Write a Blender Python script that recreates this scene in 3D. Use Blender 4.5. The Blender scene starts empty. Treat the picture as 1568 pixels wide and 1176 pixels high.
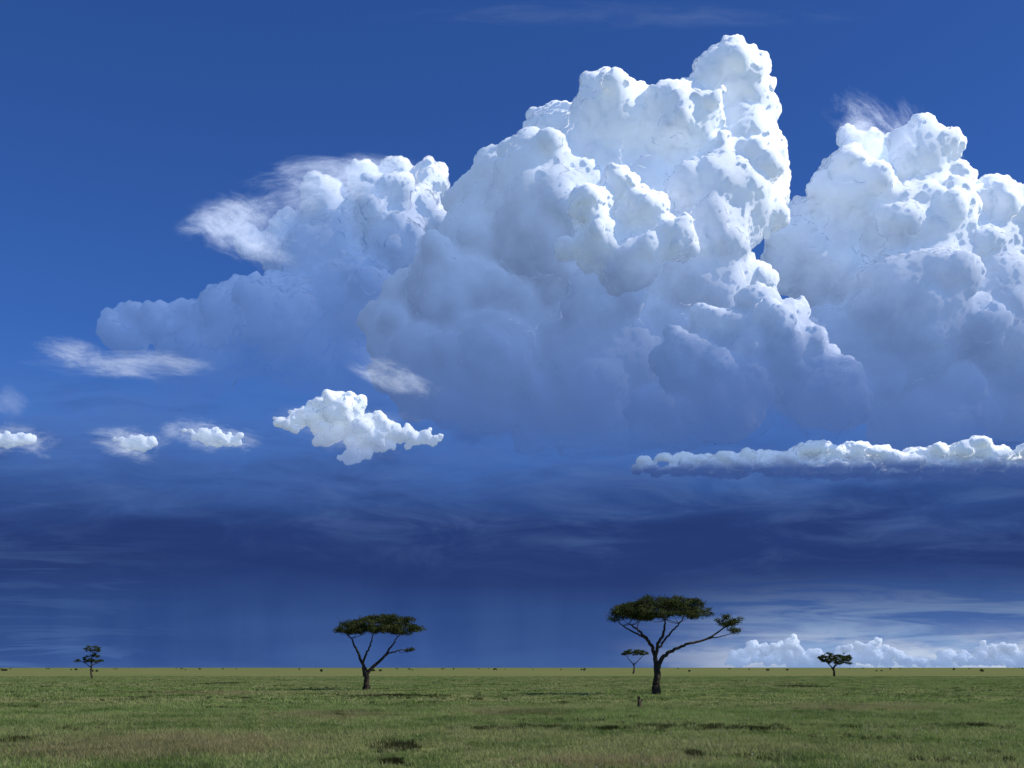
import bpy, math, random
import numpy as np
from mathutils import Vector
random.seed(7); rng=np.random.default_rng(11)
scene=bpy.context.scene
COL=scene.collection
# survey constants used to turn the photo's measured bearings into metres
F=1341.0; HOR=750.0; CX=764.5; CAMZ=3.3

def W(px,py,D):
    return np.array([(px-CX)/F*D, D, CAMZ+(HOR-py)/F*D])

# ---------------------------------------------------------------- camera
cd=bpy.data.cameras.new("camera"); cam=bpy.data.objects.new("camera",cd); COL.objects.link(cam)
cam.location=(0,0,CAMZ); cam.rotation_euler=(math.radians(90),0,0)
cd.sensor_width=36; cd.lens=36*F/1111.0; cd.shift_y=(HOR-442.5)/1111.0
cd.clip_start=0.1; cd.clip_end=120000
scene.camera=cam
scene.view_settings.view_transform='Standard'; scene.view_settings.look='None'; scene.view_settings.exposure=0

# ---------------------------------------------------------------- light
AZ=math.radians(98); EL=math.radians(42)
sv=Vector((math.sin(AZ)*math.cos(EL),math.cos(AZ)*math.cos(EL),math.sin(EL)))
sd=bpy.data.lights.new("sun",'SUN'); sun=bpy.data.objects.new("sun",sd); COL.objects.link(sun)
sd.energy=5.0; sd.angle=math.radians(0.5); sd.color=(1.0,0.965,0.915)
sun.rotation_euler=(-sv).to_track_quat('-Z','Y').to_euler()

w=bpy.data.worlds.new("World"); scene.world=w; w.use_nodes=True
nt=w.node_tree; N=nt.nodes; L=nt.links
N.clear()
out=N.new('ShaderNodeOutputWorld'); bg=N.new('ShaderNodeBackground'); sky=N.new('ShaderNodeTexSky')
sky.sky_type='NISHITA'; sky.sun_disc=False; sky.sun_elevation=EL; sky.sun_rotation=AZ
sky.air_density=1.0; sky.dust_density=0.3; sky.ozone_density=3.0; sky.altitude=1600
mul=N.new('ShaderNodeMix'); mul.data_type='RGBA'; mul.blend_type='MULTIPLY'; mul.inputs[0].default_value=1
mul.inputs[7].default_value=(0.29,0.54,1.04,1)
L.new(sky.outputs[0],mul.inputs[6]); L.new(mul.outputs[2],bg.inputs[0]); bg.inputs[1].default_value=0.10
L.new(bg.outputs[0],out.inputs[0])

# ---------------------------------------------------------------- node helpers
class M:
    def __init__(s,name):
        s.m=bpy.data.materials.new(name); s.m.use_nodes=True
        s.t=s.m.node_tree; s.t.nodes.clear(); s.out=s.n('ShaderNodeOutputMaterial')
    def n(s,ty,**k):
        x=s.t.nodes.new(ty)
        for a,b in k.items(): setattr(x,a,b)
        return x
    def l(s,a,b): s.t.links.new(a,b)
    def put(s,sock,v):
        if isinstance(v,bpy.types.NodeSocket): s.l(v,sock)
        else: sock.default_value=v
    def math(s,op,a,b=0.0,clamp=False):
        x=s.n('ShaderNodeMath',operation=op,use_clamp=clamp); s.put(x.inputs[0],a); s.put(x.inputs[1],b); return x.outputs[0]
    def pos(s): return s.n('ShaderNodeNewGeometry').outputs['Position']
    def sep(s,v):
        x=s.n('ShaderNodeSeparateXYZ'); s.l(v,x.inputs[0]); return x.outputs
    def scale(s,v,sc):
        x=s.n('ShaderNodeVectorMath',operation='MULTIPLY'); s.l(v,x.inputs[0]); x.inputs[1].default_value=sc; return x.outputs[0]
    def dot(s,v,d):
        x=s.n('ShaderNodeVectorMath',operation='DOT_PRODUCT'); s.l(v,x.inputs[0]); x.inputs[1].default_value=d; return x.outputs['Value']
    def noise(s,v,sc,det=4,rough=0.55,dist=0.0):
        x=s.n('ShaderNodeTexNoise'); s.l(v,x.inputs['Vector']); x.inputs['Scale'].default_value=sc
        x.inputs['Detail'].default_value=det; x.inputs['Roughness'].default_value=rough; x.inputs['Distortion'].default_value=dist
        return x.outputs['Fac']
    def rng(s,v,a,b,c=0.0,d=1.0,smooth=True):
        x=s.n('ShaderNodeMapRange'); x.interpolation_type='SMOOTHSTEP' if smooth else 'LINEAR'
        s.put(x.inputs[0],v)
        for i,q in enumerate((a,b,c,d)): s.put(x.inputs[i+1],q)
        return x.outputs[0]
    def mix(s,f,a,b):
        x=s.n('ShaderNodeMix',data_type='RGBA'); s.put(x.inputs[0],f); s.put(x.inputs[6],a); s.put(x.inputs[7],b); return x.outputs[2]
    def ramp(s,f,stops):
        x=s.n('ShaderNodeValToRGB'); s.put(x.inputs[0],f); e=x.color_ramp.elements
        while len(e)<len(stops): e.new(0.5)
        for i,(p,c) in enumerate(stops): e[i].position=p; e[i].color=(*c,1)
        return x.outputs[0]
    def mixs(s,f,a,b):
        x=s.n('ShaderNodeMixShader'); s.put(x.inputs[0],f); s.l(a,x.inputs[1]); s.l(b,x.inputs[2]); return x.outputs[0]
    def adds(s,a,b):
        x=s.n('ShaderNodeAddShader'); s.l(a,x.inputs[0]); s.l(b,x.inputs[1]); return x.outputs[0]
    def diff(s,c,normal=None):
        x=s.n('ShaderNodeBsdfDiffuse'); s.put(x.inputs[0],c)
        if normal is not None: s.l(normal,x.inputs['Normal'])
        return x.outputs[0]
    def transl(s,c,normal=None):
        x=s.n('ShaderNodeBsdfTranslucent'); s.put(x.inputs[0],c)
        if normal is not None: s.l(normal,x.inputs['Normal'])
        return x.outputs[0]
    def emis(s,c,st=1.0):
        x=s.n('ShaderNodeEmission'); s.put(x.inputs[0],c); s.put(x.inputs[1],st); return x.outputs[0]
    def transp(s): return s.n('ShaderNodeBsdfTransparent').outputs[0]
    def bump(s,h,st,dist):
        x=s.n('ShaderNodeBump'); s.l(h,x.inputs['Height']); x.inputs['Strength'].default_value=st; x.inputs['Distance'].default_value=dist
        return x.outputs[0]
    def done(s,sh,opaque_shadow=False):
        s.l(sh,s.out.inputs[0])
        if opaque_shadow:
            try: s.m.use_transparent_shadow=False
            except Exception as e: print(e)
        return s.m

def c4(r,g,b): return (r,g,b,1)
def lin(r,g,b):
    f=lambda c:(c/255/12.92 if c<=10 else ((c/255+0.055)/1.055)**2.4)
    return (f(r),f(g),f(b))

def mesh_np(name,verts,faces,mat=None,smooth=False,link=True):
    me=bpy.data.meshes.new(name)
    verts=np.asarray(verts,dtype=np.float32); faces=np.asarray(faces,dtype=np.int32)
    k=faces.shape[1]
    me.vertices.add(len(verts)); me.vertices.foreach_set('co',verts.ravel())
    me.loops.add(faces.size); me.loops.foreach_set('vertex_index',faces.ravel())
    me.polygons.add(len(faces)); me.polygons.foreach_set('loop_start',np.arange(0,faces.size,k,dtype=np.int32))
    me.polygons.foreach_set('loop_total',np.full(len(faces),k,dtype=np.int32))
    if smooth: me.polygons.foreach_set('use_smooth',np.ones(len(faces),dtype=bool))
    me.update(calc_edges=True); me.validate()
    if mat: me.materials.append(mat)
    ob=bpy.data.objects.new(name,me)
    if link: COL.objects.link(ob)
    return ob

# ---------------------------------------------------------------- clouds
import bmesh
bm=bmesh.new(); bmesh.ops.create_icosphere(bm,subdivisions=2,radius=1.0)
ICO_V=np.array([v.co[:] for v in bm.verts]); ICO_F=np.array([[v.index for v in f.verts] for f in bm.faces]); bm.free()

FADE={}
def cloud_mat(name,hz,hcol_top,hcol_bot,hmax,hmin,fade,edge=0.5,white=0.95,unit=1.0,soft=0.9,tr=0.10,slope=0.0,ms=(0.155,0.22,0.33),namp=900.0,hcz=None,rel=0.5,en=0.7):
    m=M(name); p=m.pos(); s=m.sep(p); z=s[2]
    n1=m.noise(p,1/420.0/unit,4,0.6)
    zz=m.math('ADD',z,m.math('MULTIPLY',m.math('SUBTRACT',n1,0.5),namp*unit))
    za=zz
    if slope: zz=m.math('ADD',zz,m.math('MULTIPLY',s[0],slope))
    hf=m.rng(zz,hz[0],hz[1],hmax,hmin)  # painted haze: emission colour mixed in low down, and leftward with slope
    hcz=hcz or hz
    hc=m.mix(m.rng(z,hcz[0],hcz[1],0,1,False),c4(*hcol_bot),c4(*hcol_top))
    nb=m.noise(p,1/55.0/unit,5,0.66)
    at=m.n('ShaderNodeAttribute',attribute_name='soft_normal').outputs['Vector']
    gb=m.n('ShaderNodeNewGeometry').outputs['Normal']
    vm=m.n('ShaderNodeMix',data_type='VECTOR'); vm.inputs[0].default_value=soft; m.l(gb,vm.inputs[4]); m.l(at,vm.inputs[5])
    nn=m.n('ShaderNodeVectorMath',operation='NORMALIZE'); m.l(vm.outputs[1],nn.inputs[0]); nrm=nn.outputs[0]
    # painted shading: emission raised where normals face sun and sky, lowered elsewhere
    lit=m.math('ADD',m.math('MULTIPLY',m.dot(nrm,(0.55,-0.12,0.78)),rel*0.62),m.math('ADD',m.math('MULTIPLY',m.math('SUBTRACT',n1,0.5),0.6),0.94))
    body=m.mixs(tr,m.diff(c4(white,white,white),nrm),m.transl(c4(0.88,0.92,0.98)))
    body=m.adds(body,m.emis(c4(*ms),lit))  # added emission stands in for scattered light filling the creases
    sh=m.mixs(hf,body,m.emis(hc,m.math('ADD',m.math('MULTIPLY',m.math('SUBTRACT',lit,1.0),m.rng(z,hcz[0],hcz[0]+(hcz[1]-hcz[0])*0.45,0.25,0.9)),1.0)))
    lw=m.n('ShaderNodeLayerWeight'); lw.inputs[0].default_value=0.5
    ed=m.math('ADD',lw.outputs['Facing'],m.math('MULTIPLY',m.math('SUBTRACT',nb,0.5),en))
    al=m.rng(ed,1.0-edge,1.08,1.0,0.0)
    al=m.math('MULTIPLY',al,m.rng(za,fade[0],fade[1]))
    FADE[name]=(fade[0]-namp*unit*0.28)
    return m.done(m.mixs(al,m.transp(),sh),True)

def cloud(name,blobs,D,mat,voxel,squash=1.0,depth=0.6,kids=(9,5),disp=1.0,up=0.15,jit=1.0,grow=0.88,iters=45,keep=0.05,fine=1.2):
    S=[]
    for (px,py,r) in blobs:
        c=W(px,py,D); R=r/F*D*grow
        c[1]+=rng.uniform(-1,1)*R*depth*jit
        S.append((c,R))
        for _ in range(kids[0]):
            d=rng.normal(size=3); d[2]+=up*2; d/=np.linalg.norm(d)
            r1=R*rng.uniform(0.25,0.48); c1=c+d*R*0.80*np.array([1,1,squash])
            S.append((c1,r1))
            for _ in range(kids[1]):
                e=rng.normal(size=3)+d*0.8; e/=np.linalg.norm(e)
                S.append((c1+e*r1*0.78*np.array([1,1,squash]),r1*rng.uniform(0.28,0.55)))
    V=[];Fc=[];o=0
    for c,R in S:
        V.append(ICO_V*R*np.array([1,1,squash])+c); Fc.append(ICO_F+o); o+=len(ICO_V)
    cen=np.mean([s[0] for s in S],axis=0)
    V=np.vstack(V)-cen
    ob=mesh_np(name,V,np.vstack(Fc),mat,True); ob.location=cen
    def rem(vs):
        m=ob.modifiers.new("r",'REMESH'); m.mode='VOXEL'; m.voxel_size=vs; m.use_smooth_shade=True
    def dis(size,st,kind='VORONOI'):
        t=bpy.data.textures.new("t",kind)
        t.noise_scale=size
        if kind=='VORONOI': t.distance_metric='DISTANCE_SQUARED'
        m=ob.modifiers.new("d",'DISPLACE'); m.texture=t; m.texture_coords='GLOBAL'; m.mid_level=0.35 if kind=='VORONOI' else 0.5
        m.strength=-st if kind=='VORONOI' else st
    v=voxel
    rem(v*1.6)
    dis(v*30,v*8*disp,'CLOUDS'); dis(v*17,v*5.5*disp)
    rem(v)
    dis(v*9,v*2.6*disp); dis(v*5,v*2.4*disp,'CLOUDS'); dis(v*4.2,v*1.2*disp*fine); dis(v*2.3,v*0.55*disp*fine)
    bpy.context.view_layer.update()
    dg=bpy.context.evaluated_depsgraph_get()
    me=bpy.data.meshes.new_from_object(ob.evaluated_get(dg))
    n=len(me.vertices)
    co=np.empty(n*3,dtype=np.float32); me.vertices.foreach_get('co',co); co=co.reshape(-1,3)
    nr=np.empty(n*3,dtype=np.float32); me.vertices.foreach_get('normal',nr); nr=nr.reshape(-1,3).astype(np.float64)
    ed=np.empty(len(me.edges)*2,dtype=np.int32); me.edges.foreach_get('vertices',ed); ed=ed.reshape(-1,2)
    a=np.concatenate([ed[:,0],ed[:,1]]); b=np.concatenate([ed[:,1],ed[:,0]])
    cnt=np.bincount(a,minlength=n)+1.0
    for _ in range(iters):
        nr=np.stack([(np.bincount(a,weights=nr[b,i],minlength=n)+nr[:,i])/cnt for i in range(3)],1)
    nr/=np.linalg.norm(nr,axis=1,keepdims=True)+1e-9
    lab=np.arange(n)
    for _ in range(200):
        new=lab.copy(); np.minimum.at(new,ed[:,0],lab[ed[:,1]]); np.minimum.at(new,ed[:,1],lab[ed[:,0]])
        new=new[new]; new=new[new]
        if (new==lab).all(): break
        lab=new
    sizes=np.bincount(lab,minlength=n)
    ok=sizes[lab]>max(60,keep*n)
    ok&=(co[:,2]+cen[2])>FADE[mat.name]
    nf=len(me.polygons)
    lt=np.empty(nf,dtype=np.int32); me.polygons.foreach_get('loop_total',lt)
    lv=np.empty(len(me.loops),dtype=np.int32); me.loops.foreach_get('vertex_index',lv)
    if (lt==4).all():
        fq=lv.reshape(-1,4); fq=fq[ok[fq].all(1)]
        used=np.zeros(n,bool); used[fq.ravel()]=True
        idx=np.cumsum(used)-1
        ob2=mesh_np(name,co[used],idx[fq],mat,True,link=False)
        bpy.data.meshes.remove(me); me=ob2.data; bpy.data.objects.remove(ob2); nr=nr[used]
    ob.modifiers.clear(); ob.data=me
    if not me.materials: me.materials.append(mat)
    if len(me.vertices)==len(nr):
        at=me.attributes.new('soft_normal','FLOAT_VECTOR','POINT'); at.data.foreach_set('vector',nr.astype(np.float32).ravel())
    else: print("MISMATCH",name)
    return ob

BOTH=lin(64,97,164); TOPC=lin(152,181,222)
D=9000
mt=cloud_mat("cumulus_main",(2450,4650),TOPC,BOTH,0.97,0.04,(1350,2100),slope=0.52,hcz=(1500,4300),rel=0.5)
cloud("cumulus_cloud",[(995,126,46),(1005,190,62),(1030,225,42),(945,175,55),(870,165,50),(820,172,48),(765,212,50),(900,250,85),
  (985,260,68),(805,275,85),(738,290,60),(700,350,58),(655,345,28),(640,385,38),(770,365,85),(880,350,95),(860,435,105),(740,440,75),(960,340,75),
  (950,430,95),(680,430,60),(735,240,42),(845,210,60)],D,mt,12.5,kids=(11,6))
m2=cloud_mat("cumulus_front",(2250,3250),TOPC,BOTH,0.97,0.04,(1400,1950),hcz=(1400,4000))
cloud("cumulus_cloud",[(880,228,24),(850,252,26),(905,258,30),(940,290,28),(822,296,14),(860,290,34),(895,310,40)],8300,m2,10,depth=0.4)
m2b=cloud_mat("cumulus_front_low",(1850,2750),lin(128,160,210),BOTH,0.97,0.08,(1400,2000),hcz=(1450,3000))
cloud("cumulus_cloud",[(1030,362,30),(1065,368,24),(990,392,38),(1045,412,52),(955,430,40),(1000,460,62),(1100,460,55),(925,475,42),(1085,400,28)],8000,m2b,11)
D=10000
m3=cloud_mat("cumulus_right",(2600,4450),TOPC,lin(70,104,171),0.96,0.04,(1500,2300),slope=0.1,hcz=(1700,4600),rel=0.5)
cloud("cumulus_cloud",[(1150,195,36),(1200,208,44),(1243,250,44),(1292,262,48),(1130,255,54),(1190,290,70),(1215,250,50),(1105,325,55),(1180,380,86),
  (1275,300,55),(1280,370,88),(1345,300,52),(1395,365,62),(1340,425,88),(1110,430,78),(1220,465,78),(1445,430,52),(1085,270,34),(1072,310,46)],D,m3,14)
D=11500
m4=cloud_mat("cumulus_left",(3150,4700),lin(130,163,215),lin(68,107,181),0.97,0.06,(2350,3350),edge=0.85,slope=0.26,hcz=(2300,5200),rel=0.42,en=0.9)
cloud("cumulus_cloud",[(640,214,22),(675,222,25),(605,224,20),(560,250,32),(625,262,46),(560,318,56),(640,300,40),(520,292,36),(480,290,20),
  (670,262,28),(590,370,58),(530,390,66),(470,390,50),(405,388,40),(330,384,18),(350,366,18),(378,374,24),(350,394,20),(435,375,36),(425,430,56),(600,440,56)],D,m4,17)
# small fair-weather clouds in front
def fill(lst,n,k=0.55):
    o=[]
    tot=sum(a[2]*a[3] for a in lst)
    for (x,y,hw,hh_) in lst:
        for _ in range(max(5,int(n*hw*hh_/tot))):
            r=math.sqrt(rng.uniform()); t=rng.uniform(0,6.283)
            o.append((x+hw*r*math.cos(t),y+hh_*r*math.sin(t),hh_*k*(1.3-r*0.85)*rng.uniform(0.75,1.2)))
    return o
SM=dict(edge=0.8,unit=0.30,soft=0.9,tr=0.2,en=0.6)
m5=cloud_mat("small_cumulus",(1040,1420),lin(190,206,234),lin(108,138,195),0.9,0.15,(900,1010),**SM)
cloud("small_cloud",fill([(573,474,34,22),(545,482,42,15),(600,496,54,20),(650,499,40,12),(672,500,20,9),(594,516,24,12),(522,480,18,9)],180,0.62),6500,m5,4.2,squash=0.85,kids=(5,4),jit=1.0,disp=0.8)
m6=cloud_mat("small_cumulus_hazy",(600,1900),(0.28,0.42,0.71),(0.24,0.37,0.66),0.5,0.45,(0,10),**SM)
SK=dict(squash=0.7,jit=1.2,disp=0.6,kids=(5,3))
cloud("small_cloud",fill([(432,497,29,7),(452,503,26,8)],50,0.85),7500,m6,4.5,**SK)
cloud("small_cloud",fill([(360,507,21,9),(345,504,14,6)],40,0.8),7500,m6,4.5,**SK)
cloud("small_cloud",fill([(205,502,34,9),(235,505,20,9)],50,0.8),7500,m6,4.5,**SK)
# stratocumulus bank
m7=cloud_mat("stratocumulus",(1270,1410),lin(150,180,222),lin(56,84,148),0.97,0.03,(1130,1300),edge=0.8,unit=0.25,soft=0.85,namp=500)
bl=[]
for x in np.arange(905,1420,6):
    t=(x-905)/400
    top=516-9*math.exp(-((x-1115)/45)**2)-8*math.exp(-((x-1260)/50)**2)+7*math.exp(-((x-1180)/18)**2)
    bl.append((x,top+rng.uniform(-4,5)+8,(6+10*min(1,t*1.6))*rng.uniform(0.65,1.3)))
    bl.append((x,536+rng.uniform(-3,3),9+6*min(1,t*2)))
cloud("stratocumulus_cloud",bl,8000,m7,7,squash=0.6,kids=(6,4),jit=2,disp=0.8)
# far cumulus on the horizon
m8=cloud_mat("horizon_cumulus",(0,600),lin(200,215,240),lin(134,163,211),0.9,0.6,(-20,-10),edge=1.0,unit=0.5,soft=0.85,en=1.1)
def ridge(peaks,ybase,n):
    o=[]
    for _ in range(n):
        x=rng.uniform(peaks[0][0]-peaks[0][2],peaks[-1][0]+peaks[-1][2])
        h=max(h_*math.exp(-((x-c)/w_)**2) for c,h_,w_ in peaks)
        y=ybase-rng.uniform(0.1,1)*h; o.append((x,y,rng.uniform(2.2,5)+h*0.08))
    return o
for pk,n in (([(1012,18,14),(1030,28,14),(1052,24,16),(1068,31,14),(1090,20,16)],140),([(1125,22,12),(1142,25,12),(1160,29,14),(1180,18,16),(1200,12,12)],120),
           ([(1236,20,14),(1255,14,14),(1278,26,14),(1295,24,12),(1312,20,14),(1330,20,8)],130),([(1380,24,14),(1410,30,14),(1436,18,10)],80)):
    cloud("horizon_cloud",ridge(pk,748,n),16000,m8,11,squash=0.7,kids=(4,2),jit=3,keep=0.15)

# storm cloud / rain curtain: a very long gently curved bank 20 km away
Rc=50000; Yc=-30000
ths=np.linspace(-0.75,0.75,121); zs=np.linspace(-60,6500,20)
V=[];Fq=[]
for i,t in enumerate(ths):
    for z in zs: V.append((Rc*math.sin(t),Yc+Rc*math.cos(t),z))
nz=len(zs)
for i in range(len(ths)-1):
    for j in range(nz-1):
        a=i*nz+j; Fq.append((a,a+nz,a+nz+1,a+1))
m=M("storm_cloud"); p=m.pos(); s=m.sep(p)
h=m.math('DIVIDE',s[2],20000.0)
n1=m.noise(m.scale(p,(1/6200.,1/6200.,1/1000.)),1.0,6,0.58,0.5)
n2=m.noise(m.scale(p,(1/2600.,1/2600.,1/1200.)),1.0,7,0.6,0.3)
n4=m.noise(m.scale(p,(1/1900.,1/1900.,1/480.)),1.0,7,0.62,0.7)
n6=m.noise(m.scale(p,(1/1300.,1/1300.,1/9000.)),1.0,4,0.5,0.2)   # rain shafts
hh=m.math('ADD',h,m.math('MULTIPLY',m.math('SUBTRACT',n1,0.5),0.085))
def q(py): return (HOR-py)/F/0.3
hr=m.math('DIVIDE',hh,0.3)
base=m.ramp(hr,[(0.0,lin(60,91,150)),(q(728),lin(50,79,139)),(q(690),lin(43,70,127)),(q(640),lin(37,58,112)),(q(600),lin(39,61,117)),
   (q(565),lin(50,79,140)),(q(525),lin(66,97,161)),(q(470),lin(80,115,181))])
up=m.rng(h,q(680)*0.3,q(590)*0.3)
xr=m.rng(s[0],-6000,4000,0.5,0.9)
base=m.mix(m.math('MULTIPLY',m.math('MULTIPLY',m.rng(n4,0.45,0.78,0.0,0.45),up),xr),base,c4(*lin(92,122,175)))
base=m.mix(m.math('MULTIPLY',m.rng(n4,0.52,0.3,0.0,0.35),up),base,c4(*lin(35,54,104)))
base=m.mix(m.math('MULTIPLY',m.rng(n6,0.35,0.7,0.0,0.28),m.rng(h,q(640)*.3,q(710)*.3)),base,c4(*lin(72,103,158)))
# clear light below the deck at the right
xm=m.rng(s[0],1200,5000)
n3=m.noise(m.scale(p,(1/2600.,1/2600.,1/230.)),1.0,7,0.62,0.8)
n5=m.noise(m.scale(p,(1/1400.,1/1400.,1/300.)),1.0,6,0.6,0.2)
light=m.mix(m.rng(n3,0.40,0.66),c4(*lin(74,108,170)),c4(*lin(150,178,216)))
light=m.mix(m.rng(h,q(745)*.3,q(695)*.3,0.85,0.0),light,m.mix(m.rng(n5,0.4,0.6),c4(*lin(140,170,214)),c4(*lin(208,220,238))))
wk=m.rng(m.math('ADD',h,m.math('MULTIPLY',m.math('SUBTRACT',n3,0.5),0.05)),q(635)*.3,q(735)*.3,0.0,0.95)
base=m.mix(m.math('MULTIPLY',xm,wk),base,light)
base=m.mix(m.math('MULTIPLY',m.math('MULTIPLY',m.rng(s[0],-4500,-7500),m.rng(n3,0.5,0.62)),m.rng(h,q(700)*.3,q(740)*.3,0.1,0.3)),base,c4(*lin(100,135,190)))
al=m.rng(m.math('ADD',h,m.math('MULTIPLY',m.math('SUBTRACT',n2,0.5),0.15)),q(575)*0.3,q(385)*0.3,1.0,0.0)
storm=m.done(m.mixs(al,m.transp(),m.emis(base)),True)
mesh_np("storm_cloud",V,Fq,storm,True)

# wispy ice-cloud veils
def wisp(name,px,py,wd,ht,D,ang,dens=0.8,seed=0,an=2.0):
    c=W(px,py,D); a=wd/F*D/2; b=ht/F*D/2
    nx,ny=16,8; V=[];Q=[]
    for j in range(ny+1):
        for i in range(nx+1):
            u=(i/nx*2-1); v=(j/ny*2-1)
            V.append((u*a, 0.3*b*math.sin(u*2)+0.5*v*b, v*b))
    for j in range(ny):
        for i in range(nx):
            k=j*(nx+1)+i; Q.append((k,k+1,k+nx+2,k+nx+1))
    m=M(name)
    oc=m.n('ShaderNodeTexCoord').outputs['Object']
    mp=m.n('ShaderNodeMapping'); m.l(oc,mp.inputs[0]); mp.inputs['Location'].default_value=(seed*999,0,0)
    n=m.noise(m.scale(mp.outputs[0],(1/(b*an),1/(b*an),1/(b*0.8))),1.0,9,0.68,0.35)
    g=m.sep(m.scale(oc,(1/a,1/a,1/b)))
    r2=m.math('ADD',m.math('MULTIPLY',g[0],g[0]),m.math('MULTIPLY',g[2],g[2]))
    al=m.math('MULTIPLY',m.rng(m.math('SUBTRACT',n,m.math('MULTIPLY',r2,0.34)),0.27,0.80),dens)
    al=m.math('MULTIPLY',al,m.rng(r2,0.15,0.95,1.0,0.0))
    body=m.mixs(0.45,m.diff(c4(.95,.95,.95)),m.transl(c4(.95,.95,.95)))
    body=m.adds(body,m.emis(c4(0.16,0.225,0.33)))
    mat=m.done(m.mixs(al,m.transp(),body),False)
    ob=mesh_np(name,V,Q,mat,True); ob.location=c; ob.rotation_euler=(0,-ang,0)
wisp("wispy_cloud",570,218,240,90,11000,0.08,0.9,1)
wisp("wispy_cloud",478,278,150,120,10900,-0.35,1.0,2,1.2)
wisp("wispy_cloud",445,268,120,60,10800,0.2,0.8,12,1.6)
wisp("wispy_cloud",520,245,150,80,10700,0.5,0.6,22,1.6)
wisp("wispy_cloud",1165,172,180,120,9800,-0.45,1.0,3,1.3)
wisp("wispy_cloud",1215,185,160,100,9700,-0.7,1.0,13,1.3)
wisp("wispy_cloud",900,42,700,60,12500,0.03,0.07,4,3)
wisp("wispy_cloud",638,436,130,50,7900,-0.3,0.7,5)
wisp("wispy_cloud",345,420,260,54,8900,-0.05,0.7,6,3)
wisp("wispy_cloud",285,408,120,44,8800,-0.2,0.5,16,2.0)
wisp("wispy_cloud",218,462,50,60,9000,-0.6,0.25,7)
wisp("wispy_cloud",438,499,150,54,7300,-0.1,0.8,8)
wisp("wispy_cloud",352,508,130,54,7200,-0.1,0.8,18)
wisp("wispy_cloud",225,505,140,54,7100,-0.1,0.8,19)
wisp("wispy_cloud",590,492,240,90,6400,-0.05,0.3,20,1.5)

# ---------------------------------------------------------------- ground
m=M("grassland"); p=m.pos()
nA=m.noise(m.scale(p,(1/60.,1/40.,1)),1.0,6,0.6,0.3)
nB=m.noise(p,0.35,7,0.65)
nC=m.noise(p,5.0,6,0.7)
col=m.mix(m.rng(nA,0.35,0.68),c4(0.132,0.168,0.054),c4(0.195,0.192,0.08))
col=m.mix(m.rng(nB,0.45,0.75,0,0.6),col,c4(0.088,0.098,0.038))
col=m.mix(m.rng(nC,0.4,0.7,0,0.5),col,c4(0.085,0.092,0.036))
nD=m.noise(m.scale(p,(1/400.,1/120.,1)),1.0,5,0.6)
col=m.mix(m.rng(nD,0.45,0.7,0,0.6),col,c4(0.145,0.172,0.07))
bmp=m.bump(m.math('ADD',nC,nB),0.5,0.12)
gm=m.done(m.diff(col,bmp))
rs=[0]+list(np.geomspace(4,60000,70)); na=96
V=[(0,0,0)]
for r in rs[1:]:
    for k in range(na):
        a=2*math.pi*k/na; V.append((r*math.cos(a),r*math.sin(a),0))
me=bpy.data.meshes.new("ground")
faces=[(0,1+k,1+(k+1)%na) for k in range(na)]
for i in range(len(rs)-2):
    for k in range(na):
        a=1+i*na+k; b=1+i*na+(k+1)%na; faces.append((a,a+na,b+na,b))
me.from_pydata(V,[],faces); me.materials.append(gm)
g=bpy.data.objects.new("ground",me); COL.objects.link(g)

# dark soil patches, one of them a tree's cast shadow put in as colour
m=M("dark_soil_shadow"); p=m.pos()
soil_shade=m.done(m.diff(m.mix(m.noise(p,2.5,5),c4(0.028,0.024,0.014),c4(0.075,0.065,0.035)),m.bump(m.noise(p,6,5),0.8,0.1)))
PATCH=[(740,819,45,1.6),(800,817,50,2.2),(865,819,50,2.0),(930,816,55,4.0),(985,817,55,3.8),(1030,819,35,1.8),(640,838,28,4.5),(222,832,16,4),(1268,816,27,2.8),(962,848,7,2),(632,857,18,2.5),
       (635,782,60,1.9),(575,804,18,1.4),(820,790,22,1.2),(1075,771,30,0.9),(450,768,26,0.9)]  # first entry: second tree's cast shadow, laid in as a dark strip
V=[];Fc=[];tuss=[]
for (px,py,hw,hh_) in PATCH:
    Dp=CAMZ*F/(py-HOR); cx=(px-CX)/F*Dp; a=hw/F*Dp
    Dn=CAMZ*F/(py+hh_-HOR); Df=CAMZ*F/(py-hh_-HOR); b=(Df-Dn)/2
    o=len(V); zz_=0.006+0.004*len(Fc)/60.0; V.append((cx,Dp,zz_)); n=60; ph=rng.uniform(0,6,4)
    for k in range(n):
        t=2*math.pi*k/n; rr=0.62+0.2*math.sin(3*t+ph[0])+0.14*math.sin(7*t+ph[1])+0.1*math.sin(13*t+ph[2])+0.06*math.sin(23*t+ph[3])
        V.append((cx+a*rr*math.cos(t),Dp+b*rr*math.sin(t),zz_))
    for k in range(n): Fc.append((o,o+1+k,o+1+(k+1)%n))
    nn=int(min(900,max(60,a*b*9)))
    for _ in range(nn):
        t=rng.uniform(0,2*math.pi); r=abs(rng.normal())*0.55
        tuss.append((cx+a*r*math.cos(t),Dp+b*r*math.sin(t),0))  # tussocks also darken the strip that stands for the tree shadow
mesh_np("soil_shadow_patch",V,Fc,soil_shade)
for _ in range(260):
    y=math.sqrt(rng.uniform(42**2,330**2)); x=rng.uniform(-.45,.45)*y
    for _ in range(rng.integers(2,20)):
        tuss.append((x+rng.normal()*0.02*y,y+rng.normal()*0.9,0))

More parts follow.
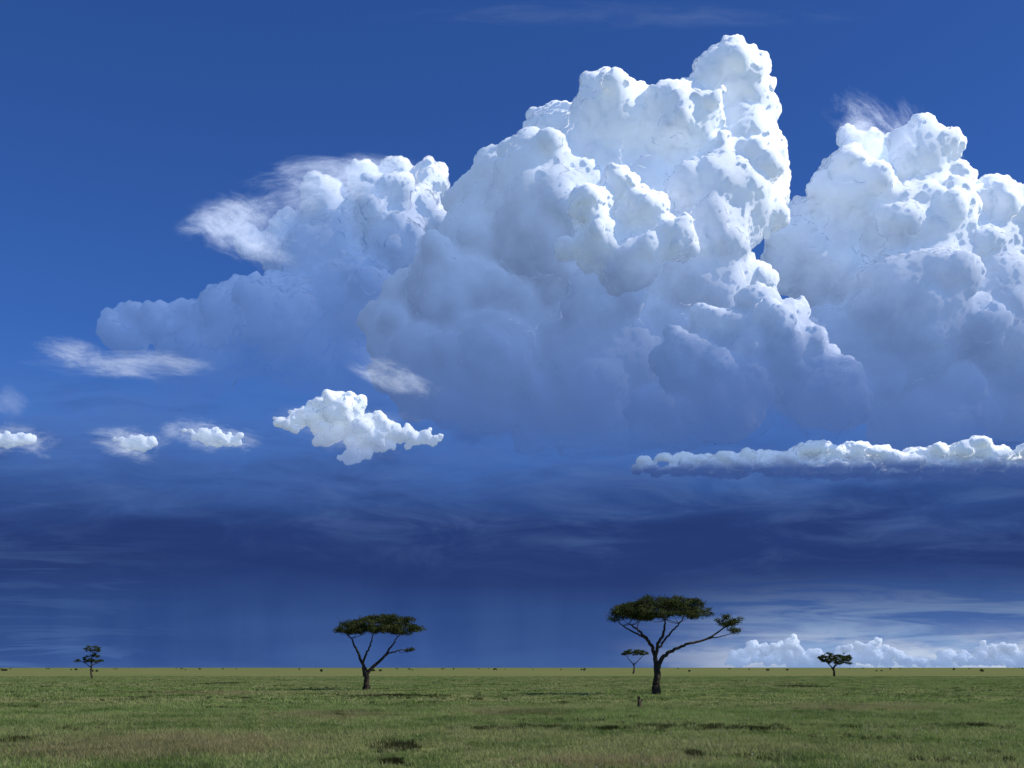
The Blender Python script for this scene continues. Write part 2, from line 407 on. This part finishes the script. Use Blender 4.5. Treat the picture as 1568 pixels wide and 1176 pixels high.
# ---------------------------------------------------------------- grass
def blade_mat(name,c1,c2,c3):
    m=M(name); p=m.pos(); oi=m.n('ShaderNodeObjectInfo').outputs['Random']
    nA=m.noise(m.scale(p,(1/60.,1/40.,1)),1.0,6,0.6,0.3)
    nB=m.noise(m.scale(p,(1/7.,1/11.,1)),1.0,5,0.65,0.4)
    col=m.mix(m.rng(nA,0.35,0.68),c4(*c1),c4(*c2))
    col=m.mix(m.rng(nB,0.44,0.64,0,0.9),col,c4(c1[0]*.5,c1[1]*.58,c1[2]*.5))
    col=m.mix(m.rng(oi,0.6,1.0,0,0.7,False),col,c4(*c3))
    return m.done(m.mixs(0.4,m.diff(col),m.transl(col)))
bm1=blade_mat("grass_blades",(0.205,0.295,0.085),(0.30,0.31,0.13),(0.36,0.345,0.175))
bm2=blade_mat("dark_tussock",(0.045,0.058,0.02),(0.065,0.065,0.028),(0.11,0.10,0.045))
bm3=blade_mat("dry_grass",(0.26,0.25,0.11),(0.32,0.285,0.135),(0.38,0.33,0.18))
def tuft(name,nb,rad,hmin,hmax,wd,mat,col,lean=0.5):
    V=[];Q=[]
    for _ in range(nb):
        r=rad*math.sqrt(rng.uniform()); t=rng.uniform(0,6.283); x,y=r*math.cos(t),r*math.sin(t)
        h=rng.uniform(hmin,hmax); d=rng.uniform(0,6.283); ln=rng.uniform(0.1,lean)*h
        wx,wy=-math.sin(d)*wd/2,math.cos(d)*wd/2; lx,ly=math.cos(d)*ln,math.sin(d)*ln
        o=len(V)
        for (f,g_,s_) in ((0,0,1),(0.55,0.3,0.8),(1.0,1.0,0.12)):
            V.append((x+lx*g_-wx*s_,y+ly*g_-wy*s_,h*f*(1-0.15*g_))); V.append((x+lx*g_+wx*s_,y+ly*g_+wy*s_,h*f*(1-0.15*g_)))
        Q+= [(o,o+1,o+3,o+2),(o+2,o+3,o+5,o+4)]
    ob=mesh_np(name,V,Q,mat,False,link=False); col.objects.link(ob); return ob
def coll(name): return bpy.data.collections.new(name)
c_mid=coll("grass_tufts_mid")
for i in range(5): tuft("grass_clump",60,0.4,0.05,0.16 if i<3 else 0.30,0.020,bm1,c_mid,0.9)
c_far=coll("grass_tufts_far")
for i in range(4): tuft("grass_clump",70,1.0,0.08,0.26,0.07,bm1,c_far,0.9)
c_tus=coll("tussocks")
for i in range(4): tuft("tussock",50,0.2,0.08,0.28,0.02,bm2,c_tus,0.7)
c_dry=coll("dry_tufts")
for i in range(4): tuft("dry_tuft",46,0.35,0.12,0.36,0.016,bm3,c_dry,0.7)

def scatter(name,pts,col,smin,smax):
    me=bpy.data.meshes.new(name); pts=np.asarray(pts,dtype=np.float32)
    me.vertices.add(len(pts)); me.vertices.foreach_set('co',pts.ravel())
    ob=bpy.data.objects.new(name,me); COL.objects.link(ob)
    gt=bpy.data.node_groups.new(name,'GeometryNodeTree')
    gt.interface.new_socket('Geometry',in_out='INPUT',socket_type='NodeSocketGeometry')
    gt.interface.new_socket('Geometry',in_out='OUTPUT',socket_type='NodeSocketGeometry')
    n=gt.nodes; gi=n.new('NodeGroupInput'); go=n.new('NodeGroupOutput')
    mp=n.new('GeometryNodeMeshToPoints'); ip=n.new('GeometryNodeInstanceOnPoints'); ci=n.new('GeometryNodeCollectionInfo')
    ci.inputs['Collection'].default_value=col; ci.inputs['Separate Children'].default_value=True; ci.inputs['Reset Children'].default_value=True
    ip.inputs['Pick Instance'].default_value=True
    rv=n.new('FunctionNodeRandomValue'); rv.data_type='FLOAT_VECTOR'; rv.inputs[0].default_value=(-0.1,-0.1,0); rv.inputs[1].default_value=(0.1,0.1,6.283)
    rf=n.new('FunctionNodeRandomValue'); rf.data_type='FLOAT'; rf.inputs[2].default_value=smin; rf.inputs[3].default_value=smax; rf.inputs['Seed'].default_value=3
    l=gt.links
    l.new(gi.outputs[0],mp.inputs[0]); l.new(mp.outputs[0],ip.inputs[0]); l.new(ci.outputs[0],ip.inputs['Instance'])
    l.new(rv.outputs[0],ip.inputs['Rotation']); l.new(rf.outputs[1],ip.inputs['Scale']); l.new(ip.outputs[0],go.inputs[0])
    md=ob.modifiers.new("scatter",'NODES'); md.node_group=gt
    return ob
def field(n,d0,d1,hw=0.5):
    y=np.sqrt(rng.uniform(d0**2,d1**2,n)); x=rng.uniform(-hw,hw,n)*y
    k=np.sin(x*0.21+1.3*np.sin(y*0.13))+np.sin(y*0.33+x*0.11+2)+0.7*np.sin(x*0.77+y*0.41)
    keep=rng.uniform(-2.6,1.6,n)<k+0.6
    return np.stack([x,y,np.zeros(n)],1)[keep]
scatter("meadow_grass",np.vstack([field(60000,30,110),field(6000,5,31,0.9)]),c_mid,0.6,1.3)
scatter("far_grass",field(50000,100,450),c_far,0.5,1.3)
scatter("tussock_grass",tuss,c_tus,0.5,1.5)
dry=[]
for (px,py,hw,hh_,n) in ((400,835,110,9,1600),(300,845,80,7,900),(570,803,60,4,500),(860,856,80,5,300),(760,800,50,3,400),(1150,795,90,3,500),(460,778,90,2,400)):
    for _ in range(n):
        x_=px+rng.normal()*hw*0.6; y_=py+rng.normal()*hh_*0.6; Dp=CAMZ*F/max(8,(y_-HOR)); dry.append(((x_-CX)/F*Dp,Dp,0))
scatter("dry_grass",dry,c_dry,0.5,1.3)

# ---------------------------------------------------------------- trees
m=M("acacia_bark"); p=m.pos()
bark=m.done(m.diff(m.mix(m.noise(p,6,5),c4(0.035,0.027,0.019),c4(0.085,0.068,0.048)),m.bump(m.noise(m.scale(p,(8,8,2)),1,5),0.7,0.05)))
m=M("acacia_leaves"); p=m.pos()
lc=m.mix(m.rng(m.noise(p,0.9,4),0.35,0.65),c4(0.03,0.045,0.014),c4(0.085,0.103,0.036))
leaf=m.done(m.mixs(0.35,m.diff(lc),m.transl(lc)))

def tube(V,Q,P,R,ns=8):
    P=np.array(P,float); n=len(P); o=len(V)
    for i in range(n):
        t=P[min(i+1,n-1)]-P[max(i-1,0)]; t/=np.linalg.norm(t)+1e-9
        a=np.cross(t,(0,1,0.1)); a/=np.linalg.norm(a)+1e-9; b=np.cross(t,a)
        for k in range(ns):
            w_=2*math.pi*k/ns; V.append(P[i]+R[i]*(a*math.cos(w_)+b*math.sin(w_)))
    for i in range(n-1):
        for k in range(ns):
            Q.append((o+i*ns+k,o+i*ns+(k+1)%ns,o+(i+1)*ns+(k+1)%ns,o+(i+1)*ns+k))
def smooth_path(P,R,sub=5,jit=0.0):
    P=[np.array(p,float) for p in P]; out=[];ro=[]
    for i in range(len(P)-1):
        p0=P[max(i-1,0)];p1=P[i];p2=P[i+1];p3=P[min(i+2,len(P)-1)]
        for s_ in range(sub):
            t=s_/sub
            out.append(0.5*((2*p1)+(-p0+p2)*t+(2*p0-5*p1+4*p2-p3)*t*t+(-p0+3*p1-3*p2+p3)*t**3)+rng.normal(size=3)*jit*(0 if i==0 and s_==0 else 1))
            ro.append(R[i]*(1-t)+R[i+1]*t)
    out.append(P[-1]); ro.append(R[-1]); return out,ro

def acacia(D,base,limbs,crowns,k,npad,leaves,leafsz,seed):
    global rng
    rng=np.random.default_rng(seed)
    s=D/F; bx,by=base
    def L3(x,y,dy=0): return np.array([(x-bx)*s,dy,(by-y)*s])
    V=[];Q=[];nodes=[]
    for path,rad in limbs:
        P,R=smooth_path([L3(*q_) for q_ in path],rad,6,0.06*k)
        tube(V,Q,P,R)
        for i,(a,b) in enumerate(zip(P,R)):
            if i>len(P)*0.35: nodes.append((a,b))
    pads=[]
    tw=sum(c[4] for c in crowns)
    for (cx,cy,hw,hh_,wt,dy,dep) in crowns:
        n=max(3,int(npad*wt/tw))
        for _ in range(n):
            r=math.sqrt(rng.uniform(0,1)); t=rng.uniform(0,6.283)
            ux,uy=r*math.cos(t),r*math.sin(t)
            top=math.sqrt(max(0,1-r*r*0.9))
            uz=rng.uniform(-0.55,1.0)*top*0.9-0.25*r
            c=L3(cx+ux*hw,cy-uz*hh_,dy+uy*dep)
            pads.append((c,rng.uniform(0.35,0.9)*k))
    for c,r in pads:
        d=[np.linalg.norm(c-a)+ (2.0 if a[2]>c[2]-0.1 else 0) for a,b in nodes]
        i=int(np.argmin(d)); a,b=nodes[i]
        mid=(a+c)/2+np.array([0,0,-0.12*np.linalg.norm(c-a)])+rng.normal(size=3)*0.15*k
        r0=min(b*0.6,0.07*k)
        P,R=smooth_path([a,mid,c],[r0,r0*0.6,0.012*k],3)
        tube(V,Q,P,R,5)
        for _ in range(4):
            e=c+rng.normal(size=3)*np.array([1,1,0.35])*r*0.9
            tube(V,Q,[mid*0.3+c*0.7,e],[0.02*k,0.007*k],4)
            if rng.uniform()<0.5: nodes.append((c*0.6+mid*0.4,r0*0.6))
    wood=mesh_np("trunk_and_branches",V,Q,bark,True)
    nl=leaves//max(1,len(pads))
    LV=[]
    for c,r in pads:
        n=int(nl*(r/k/0.62)**2)
        g_=rng.normal(size=(n,3)); g_/=np.linalg.norm(g_,axis=1,keepdims=True); g_*=rng.uniform(0.1,1,(n,1))**0.5
        g_[:,2]+=0.25*np.sin(g_[:,0]*5+c[0]*3)
        pts=c+g_*np.array([r,r,r*0.36])+rng.normal(size=(n,3))*0.10*k
        a=rng.normal(size=(n,3)); a/=np.linalg.norm(a,axis=1,keepdims=True)
        b=np.cross(a,rng.normal(size=(n,3))); b/=np.linalg.norm(b,axis=1,keepdims=True)
        sz=leafsz*rng.uniform(0.5,1.3,(n,1))
        LV.append(np.stack([pts-a*sz,pts-b*sz*0.45,pts+a*sz,pts+b*sz*0.45],1))
    LV=np.concatenate(LV).reshape(-1,3)
    fol=mesh_np("foliage",LV,np.arange(len(LV)).reshape(-1,4),leaf)
    e=bpy.data.objects.new("acacia_tree",None); COL.objects.link(e); e.location=((bx-CX)*s,D,0)
    wood.parent=e; fol.parent=e
    return e

acacia(147,(921,780),[
 ([(921,782,0),(921,768,0),(922,756,0),(923,744,0.1)],[0.62,0.43,0.40,0.36]),
 ([(922,757,0),(920,740,0.1),(915,724,0.2),(905,712,0.4),(893,703,0.5)],[0.34,0.25,0.2,0.14,0.07]),
 ([(920,742,0.1),(922,726,-0.3),(928,712,-0.8),(930,698,-1.0)],[0.24,0.2,0.15,0.08]),
 ([(916,726,0.1),(905,716,-0.9),(888,708,-1.6),(878,700,-2)],[0.16,0.12,0.08,0.05]),
 ([(923,750,0),(929,738,-0.2),(943,729,-0.5),(958,724,-0.8),(975,719,-0.6),(990,710,-0.4),(1003,702,0)],[0.32,0.24,0.18,0.15,0.12,0.09,0.05]),
 ([(924,728,0.2),(938,712,1.2),(950,700,2.2),(955,690,2.5)],[0.15,0.11,0.08,0.05]),
 ([(975,719,-0.5),(990,717,-0.9),(1004,712,-1.0)],[0.08,0.06,0.03]),
],[(923,688,48,15,1.0,0,5.0),(892,692,25,11,0.42,-1,3.0),(930,679,38,8,0.4,0,4),(964,689,18,8,0.15,0.3,2.0),(999,699,14,10,0.16,-0.2,1.5),(1002,711,9,4,0.05,-1,0.8)],
 1.0,250,31000,0.11,21)
acacia(177,(605,775),[
 ([(605,777,0),(607,768,0),(606,758,0),(603,750,0)],[0.62,0.40,0.35,0.3]),
 ([(606,760,0),(602,746,0),(596,732,0.3),(590,720,0.4),(584,712,0.5)],[0.3,0.22,0.16,0.11,0.06]),
 ([(606,758,0),(615,748,0.3),(625,738,0.4),(634,726,0.6),(640,716,0.8)],[0.28,0.23,0.18,0.12,0.06]),
 ([(602,746,0),(608,733,-0.8),(613,722,-1.2),(615,712,-1.4)],[0.18,0.14,0.1,0.06]),
 ([(625,738,0.4),(638,733,-0.3),(648,731,-0.6),(657,731,-0.6)],[0.13,0.1,0.07,0.03]),
],[(620,705,43,12,1.0,0,5.0),(592,708,20,9,0.3,-0.5,2.5),(648,707,19,10,0.3,0.3,2.6),(628,697,30,6,0.3,0,3.5),(652,731,7,2,0.03,-0.5,0.6)],
 1.05,200,26000,0.12,22)
acacia(442,(1114,760),[
 ([(1114,761,0),(1114,755,0),(1113,750,0)],[0.5,0.35,0.3]),
 ([(1113,752,0),(1108,746,0),(1104,740,0)],[0.26,0.18,0.08]),
 ([(1113,751,0),(1119,745,0),(1125,741,0)],[0.26,0.18,0.08]),
 ([(1113,751,0),(1115,744,-1),(1116,737,-1.5)],[0.2,0.14,0.08]),
],[(1116,739,18,8,1,0,5),(1110,743,11,6,0.35,0,3),(1125,744,8,4,0.2,0,2)],1.1,110,10500,0.18,23)
acacia(369,(309,762),[
 ([(310,763,0),(308,757,0),(308,748,0),(309,740,0),(310,732,0)],[0.4,0.28,0.22,0.16,0.08]),
 ([(308,750,0),(301,745,0),(294,742,0)],[0.15,0.1,0.04]),
 ([(308,748,0),(314,745,0.5),(319,741,0.6)],[0.14,0.1,0.04]),
],[(310,730,8,5,0.6,0,2.2),(303,742,12,3.5,0.5,0,3),(313,743,7,4,0.3,0,2),(311,737,8,3,0.25,0,2)],0.85,70,5500,0.16,24)
acacia(640,(897,757),[
 ([(896,758,0),(897,750,0),(897,745,0)],[0.5,0.35,0.3]),
 ([(897,748,0),(891,741,0),(888,736,0)],[0.24,0.18,0.08]),
 ([(897,747,0),(903,741,0),(907,737,0)],[0.24,0.18,0.08]),
],[(898,734,14,4.5,1,0,5.5)],1.2,90,8000,0.22,25)

# stump
sb=W(903,794,100); V=[];Q=[];ns=12
lv=[(0,0.26,0),(0.08,0.19,0.0),(0.35,0.15,-0.02),(0.6,0.13,-0.05),(0.85,0.10,-0.08)]
for (z,r,dx) in lv:
    for k in range(ns):
        a=2*math.pi*k/ns; rr=r*(1+0.18*math.sin(3*a+z*3)); V.append((dx+rr*math.cos(a),rr*math.sin(a),z+(0.18*math.sin(2*a)+0.1*math.sin(5*a) if z>0.8 else 0)))
for i in range(len(lv)-1):
    for k in range(ns): Q.append((i*ns+k,i*ns+(k+1)%ns,(i+1)*ns+(k+1)%ns,(i+1)*ns+k))
tube(V,Q,[(0.02,0,0.45),(0.16,0,0.62),(0.22,0,0.8)],[0.06,0.05,0.02],6)
st=mesh_np("tree_stump",V,Q,bark,True); st.location=(sb[0],100,-0.02)

# bushes along the skyline (one mass)
LV=[]
rng=np.random.default_rng(5)
for i in range(80):
    Db=rng.uniform(900,2800); x=rng.uniform(-0.6,0.6)*Db; h=rng.uniform(0.8,2.6); wd=h*rng.uniform(0.6,1.5)
    for j in range(rng.integers(1,3)):
        n=60; g_=rng.normal(size=(n,3)); g_/=np.linalg.norm(g_,axis=1,keepdims=True)
        pts=np.array([x+rng.normal()*wd*0.7,Db,h*0.5])+g_*np.array([wd*0.6,wd*0.6,h*0.5])*rng.uniform(0.3,1,(n,1))
        a=rng.normal(size=(n,3))*0.3; b=rng.normal(size=(n,3))*0.3
        LV.append(np.stack([pts-a,pts-b,pts+a,pts+b],1))
LV=np.concatenate(LV).reshape(-1,3); LV[:,2]=np.maximum(LV[:,2],0.0)
mesh_np("distant_bushes",LV,np.arange(len(LV)).reshape(-1,4),leaf)
# little white flowers
m=M("flower_petals"); fm=m.done(m.diff(c4(0.75,0.75,0.7)))
V=[]
for i in range(150):
    y=math.sqrt(rng.uniform(38**2,85**2)); x=rng.uniform(-0.42,0.45)*y
    if x<0 and rng.uniform()<0.6: continue
    r=rng.uniform(0.018,0.035); z=rng.uniform(0.15,0.24)
    V+= [(x-r,y,z),(x,y-r,z+0.01),(x+r,y,z+0.02),(x,y+r,z+0.01)]
    V+= [(x-r*.7,y,z-r*.5),(x+r*.7,y,z-r*.5),(x+r*.7,y,z+r*.6),(x-r*.7,y,z+r*.6)]
mesh_np("white_flowers",V,np.arange(len(V)).reshape(-1,4),fm)
